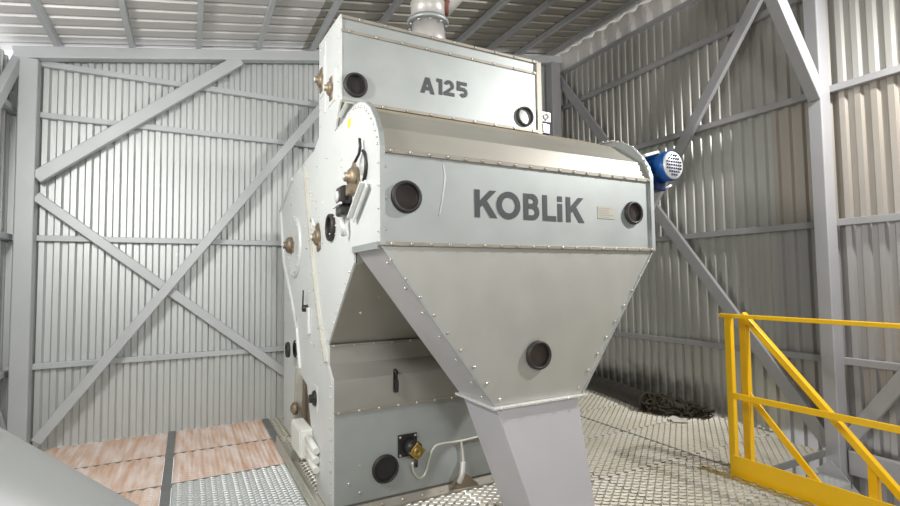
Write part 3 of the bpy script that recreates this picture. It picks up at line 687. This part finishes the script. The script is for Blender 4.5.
MB().box(mx-0.06, mx+0.05, 2.33, 2.46, mz-0.155, mz-0.08).build('terminal_box', blue_dark, mt, 0.008)
MB().box(X1+0.006, mx+0.02, 2.46, 2.66, mz-0.10, mz+0.10).build('gear_reducer', blue_dark, mt, 0.02)
MB().tube([(mx+0.03, 2.36, mz-0.13), (mx+0.06, 2.33, mz-0.13), (mx+0.085, 2.32, mz-0.115)], 0.01).build('cable_gland', alu, mt)
MB().tube([(mx-0.05, 2.40, mz-0.155), (mx-0.06, 2.41, mz-0.21), (mx-0.07, 2.44, mz-0.24)], 0.02).build('hose_elbow', blue_dark, mt)
MB().bar((mx-0.10, 2.40, mz+0.085), (mx-0.05, 2.30, mz+0.10), 0.03, 0.02).build('lifting_lug', alu, mt)
# ---- small actuator beside the upper box
ax_, az_ = 2.53, 2.76
ac = part(MB().box(ax_-0.065, ax_+0.045, 3.10, 3.20, az_-0.015, az_+0.075), 'actuator', alu, bevel=0.012, label='small white and blue actuator beside the upper box')
MB().lathe((ax_-0.01, 3.10, az_+0.03), fy, [(0.03, 0), (0.03, 0.01), (0.018, 0.01), (0.018, 0.004), (0.001, 0.004)], 18).build('actuator_hub', galv_dull, ac)
MB().box(ax_-0.06, ax_+0.04, 3.105, 3.195, az_-0.11, az_-0.017).build('actuator_body', blue_dark, ac, 0.008)
MB().box(ax_-0.035, ax_+0.0, 3.095, 3.105, az_-0.09, az_-0.03).build('actuator_tag', alu, ac)
MB().box(XB1, ax_-0.04, 3.12, 3.18, az_-0.02, az_+0.04).build('actuator_shaft', galv_dull, ac)

# ------------------------------------------------------------------ duct on the roof of the machine
du = empty('air_duct', (1.56, 3.27, 3.18)); tag(du, 'pale round air duct with bolted flange on top of the machine', 'duct')
dcx, dcy = 1.565, 3.27
MB().lathe((dcx, dcy, 3.175), (0, 0, 1), [(0.145, 0), (0.118, 0.22)], 32).build('duct_cone', duct_m, du)
MB().lathe((dcx, dcy, 3.395), (0, 0, 1), [(0.152, 0), (0.155, 0.012), (0.155, 0.03), (0.12, 0.034)], 36).build('duct_flange', galv, du)
hexbolts([(dcx+0.138*math.cos(i*math.pi/5), dcy+0.138*math.sin(i*math.pi/5), 3.385) for i in range(10)], (0, 0, -1), 0.011, 0.012).build('flange_bolts', bolt_m, du, kind='stuff')
MB().lathe((dcx, dcy, 3.43), (0, 0, 1), [(0.125, 0), (0.13, 0.13), (0.105, 0.19), (0.10, 0.40)], 32).build('duct_elbow', duct_m, du)
MB().tube([(dcx+0.10, dcy-0.03, 3.50), (dcx+0.12, dcy-0.04, 3.58), (dcx+0.11, dcy-0.03, 3.68), (dcx+0.06, dcy-0.02, 3.78)], 0.05, 14).build('gasket_seam', gasket, du)
MB().tube([(dcx+0.10, dcy, 3.55), (dcx+0.24, dcy, 3.72), (dcx+0.42, dcy, 3.90), (dcx+0.66, dcy, 4.05)], 0.085, 20).build('branch_pipe', duct_m, du)
MB().cyl((dcx, dcy, 3.80), (dcx, dcy, zroof(dcx)-0.03), 0.10, n=28).build('duct_riser', duct_m, du)

# ------------------------------------------------------------------ yellow railing
RX = 3.65
ra = empty('guard_railing', (RX, 2.4, 0)); tag(ra, 'yellow steel guard railing with toe board around the stair opening', 'railing')
def rb(name, p0, p1, w, h, ref=(0, 0, 1), bev=0.004): return MB().bar(p0, p1, w, h, ref).build(name, yellow, ra, bev)
rb('post', (RX+0.02, 2.395, 0.0), (RX+0.02, 2.395, 1.185), 0.045, 0.05, (0, 1, 0))
rb('post', (RX+0.02, 0.9, 0.0), (RX+0.02, 0.9, 1.185), 0.045, 0.05, (0, 1, 0))
rb('post', (RX+0.02, -0.6, 0.0), (RX+0.02, -0.6, 1.185), 0.045, 0.05, (0, 1, 0))
rb('top_rail', (RX, 2.45, 1.195), (RX, -0.7, 1.195), 0.045, 0.028)
rb('middle_rail', (RX, 2.40, 0.597), (RX, -0.7, 0.597), 0.012, 0.045)
rb('toe_board', (RX-0.01, 2.405, 0.08), (RX-0.01, -0.7, 0.08), 0.008, 0.155, bev=0.0)
rb('top_link', (RX-0.02, 2.415, 1.195), (3.855, 2.415, 1.175), 0.04, 0.022)
# stair handrail going down toward the viewer
SX = 3.885
sr = empty('stair_handrail', (SX, 2.4, 0)); tag(sr, 'yellow stair handrail sloping down from the railing end post', 'railing')
def sb(name, p0, p1, w, h, ref=(0, 0, 1)): return MB().bar(p0, p1, w, h, ref).build(name, yellow, sr, 0.004)
sl = (1.165-0.13)/(2.40-1.48)
def sz(y, z0): return z0-(2.40-y)*sl
sb('post', (SX, 2.41, -0.10), (SX, 2.41, 1.165), 0.055, 0.055, (0, 1, 0))
sb('handrail', (SX, 2.42, sz(2.42, 1.175)), (SX, 0.3, sz(0.3, 1.175)), 0.05, 0.045)
sb('middle_rail', (SX, 2.40, 0.575), (SX, 0.3, sz(0.3, 0.575)), 0.014, 0.05)
sb('post', (SX+0.02, 1.62, sz(1.62, -0.12)), (SX+0.02, 1.62, sz(1.62, 1.15)), 0.055, 0.05, (0, 1, 0))
sb('post', (SX+0.02, 0.75, sz(0.75, -0.12)), (SX+0.02, 0.75, sz(0.75, 1.15)), 0.055, 0.05, (0, 1, 0))
st = empty('metal_stairs', (4.35, 1.5, -2.6)); tag(st, 'grey grating stair treads descending beside the right wall', 'stairs')
tread_me = None
for i in range(1, 10):
    y1 = 2.40-0.19*(i-1)+0.0; z = -0.205*i
    e = MB().box(SX+0.02, 4.82, y1-0.245, y1-0.235, z-0.045, z+0.002).box(SX+0.02, 4.82, y1-0.008, y1, z-0.045, z+0.002).box(SX+0.02, SX+0.03, y1-0.245, y1, z-0.045, z+0.002).box(4.81, 4.82, y1-0.245, y1, z-0.045, z+0.002).build('tread_frame', mesh_m, st)
    g = instance(grating_mesh(0.9, 0.22, mesh_m), 'tread_grating', e, (SX+0.03, y1-0.232, z))
for xs in (SX-0.01, 4.828):
    MB().bar((xs, 2.36, -0.12), (xs, 0.1, -0.12-2.26*1.08), 0.012, 0.16).build('stringer', steel_r, st)

# ------------------------------------------------------------------ hose and frayed bundle by the right wall
hs = empty('rubber_hose', (4.8, 4.6, 0)); tag(hs, 'thick black rubber hose lying on the grating along the right wall', 'hose')
path = smooth([Vector((4.88, 5.55, 0.12)), Vector((4.83, 5.2, 0.10)), Vector((4.78, 4.85, 0.10)), Vector((4.71, 4.5, 0.10)), Vector((4.61, 4.12, 0.10)), Vector((4.56, 3.95, 0.10))], 8)
rs = [0.095+0.004*math.sin(i*2.1) for i in range(len(path))]
MB().tube(path, rs, 18).build('hose_body', hose_m, hs)
MB().tube(path[-3:], [0.10, 0.125, 0.11], 18).build('hose_collar', frayed_m, hs)
bu = empty('frayed_bundle', (4.78, 3.75, 0)); tag(bu, 'heap of frayed black rubber strips at the end of the hose', 'rubber heap')
fb = MB()
for i in range(170):
    t = random.random()
    c = Vector((4.57+0.30*t+random.gauss(0, 0.06), 3.93-0.42*t, 0.02+abs(random.gauss(0, 0.07))*(1.25-t)))
    pts = [c]
    d = Vector((random.gauss(0, 1), random.gauss(0, 1), random.gauss(0, 0.6))).normalized()
    for k in range(5):
        d = (d+Vector((random.gauss(0, 0.7), random.gauss(0, 0.7), random.gauss(0, 0.5)))).normalized()
        p = pts[-1]+d*0.035; p.z = min(max(p.z, 0.012), 0.21); p.x = min(p.x, 4.99); pts.append(p)
    fb.tube(pts, [0.008, 0.014, 0.016, 0.014, 0.010, 0.004], 5)
fb.build('rubber_strips', frayed_m, bu, kind='stuff')
core_b = MB(); core_b.lathe((4.57, 3.93, 0.075), (0.6, -0.8, -0.06), [(0.03, 0), (0.095, 0.03), (0.09, 0.2), (0.06, 0.36), (0.02, 0.44)], 12); core_b.build('rubber_core', frayed_m, bu)
# paper scrap
ps = MB().add([(4.50, 3.60, 0.004), (4.62, 3.50, 0.004), (4.66, 3.57, 0.006), (4.60, 3.68, 0.035), (4.53, 3.67, 0.030), (4.50, 3.60, 0.006), (4.62, 3.50, 0.006), (4.66, 3.57, 0.008), (4.60, 3.68, 0.037), (4.53, 3.67, 0.032)],
    [(0, 1, 2, 3, 4), (9, 8, 7, 6, 5), (0, 5, 6, 1), (1, 6, 7, 2), (2, 7, 8, 3), (3, 8, 9, 4), (4, 9, 5, 0)]).build('paper_scrap', paper)
ps.location = (-0.06, -0.06, 0); tag(ps, 'small off-white paper scrap lying by the frayed black heap', 'paper')

# ------------------------------------------------------------------ pale pipe in the near left corner
P1 = onY(0, 427, 1.0); P2 = onY(140, 506, 1.08)
d = (P2-P1).normalized(); nrm = (P1-EYE).cross(P2-EYE).normalized()
if nrm.z > 0: nrm = -nrm
R_ = 0.17
A = P1+nrm*R_; ta = (XL+0.25-A.x)/d.x; tb = (0.03-A.z)/d.z
pp = empty('spout_pipe', tuple(A+d*tb)); tag(pp, 'pale grey spout pipe slanting across the near left corner', 'pipe')
MB().cyl(A+d*ta, A+d*tb, R_, n=64).build('pipe_body', pipe_m, pp)
MB().lathe(A+d*(tb-0.3), d, [(R_+0.001, 0), (R_+0.03, 0), (R_+0.03, 0.012), (R_+0.001, 0.012)], 48).build('pipe_flange', pipe_m, pp)

# ------------------------------------------------------------------ lamps
for (loc, tgt, hs_, watts, colr, lab) in FLOODS_AND_FILL:
    L = Vector(loc); dirv = (Vector(tgt)-L).normalized()
    e = empty('flood_fill_light', loc); tag(e, lab, 'lamp')
    q = dirv.to_track_quat('-Z', 'Y')
    def loc_mesh(mb, name, m):
        o = bpy.data.objects.new(name, mb.mesh(name, m)); COL.objects.link(o); o.parent = e; o.rotation_mode = 'QUATERNION'; o.rotation_quaternion = q; return o
    loc_mesh(MB().box(-hs_-0.02, hs_+0.02, -hs_-0.02, hs_+0.02, 0.012, 0.07), 'lamp_housing', black_pl)
    loc_mesh(MB().box(-hs_, hs_, -hs_, hs_, 0.0, 0.012), 'lamp_lens', lens_m)
    top_ = zroof(loc[0])
    MB().bar(L+Vector((0, 0, 0.05)), (loc[0], loc[1], top_-0.03), 0.03, 0.03, (0, 1, 0)).build('lamp_bracket', steel, e)
    ld = bpy.data.lights.new('flood_fill_lamp', 'AREA'); ld.energy = watts; ld.color = colr; ld.size = hs_*2
    lo = bpy.data.objects.new('flood_fill_lamp', ld); COL.objects.link(lo); lo.location = L+dirv*0.02; lo.rotation_mode = 'QUATERNION'; lo.rotation_quaternion = q
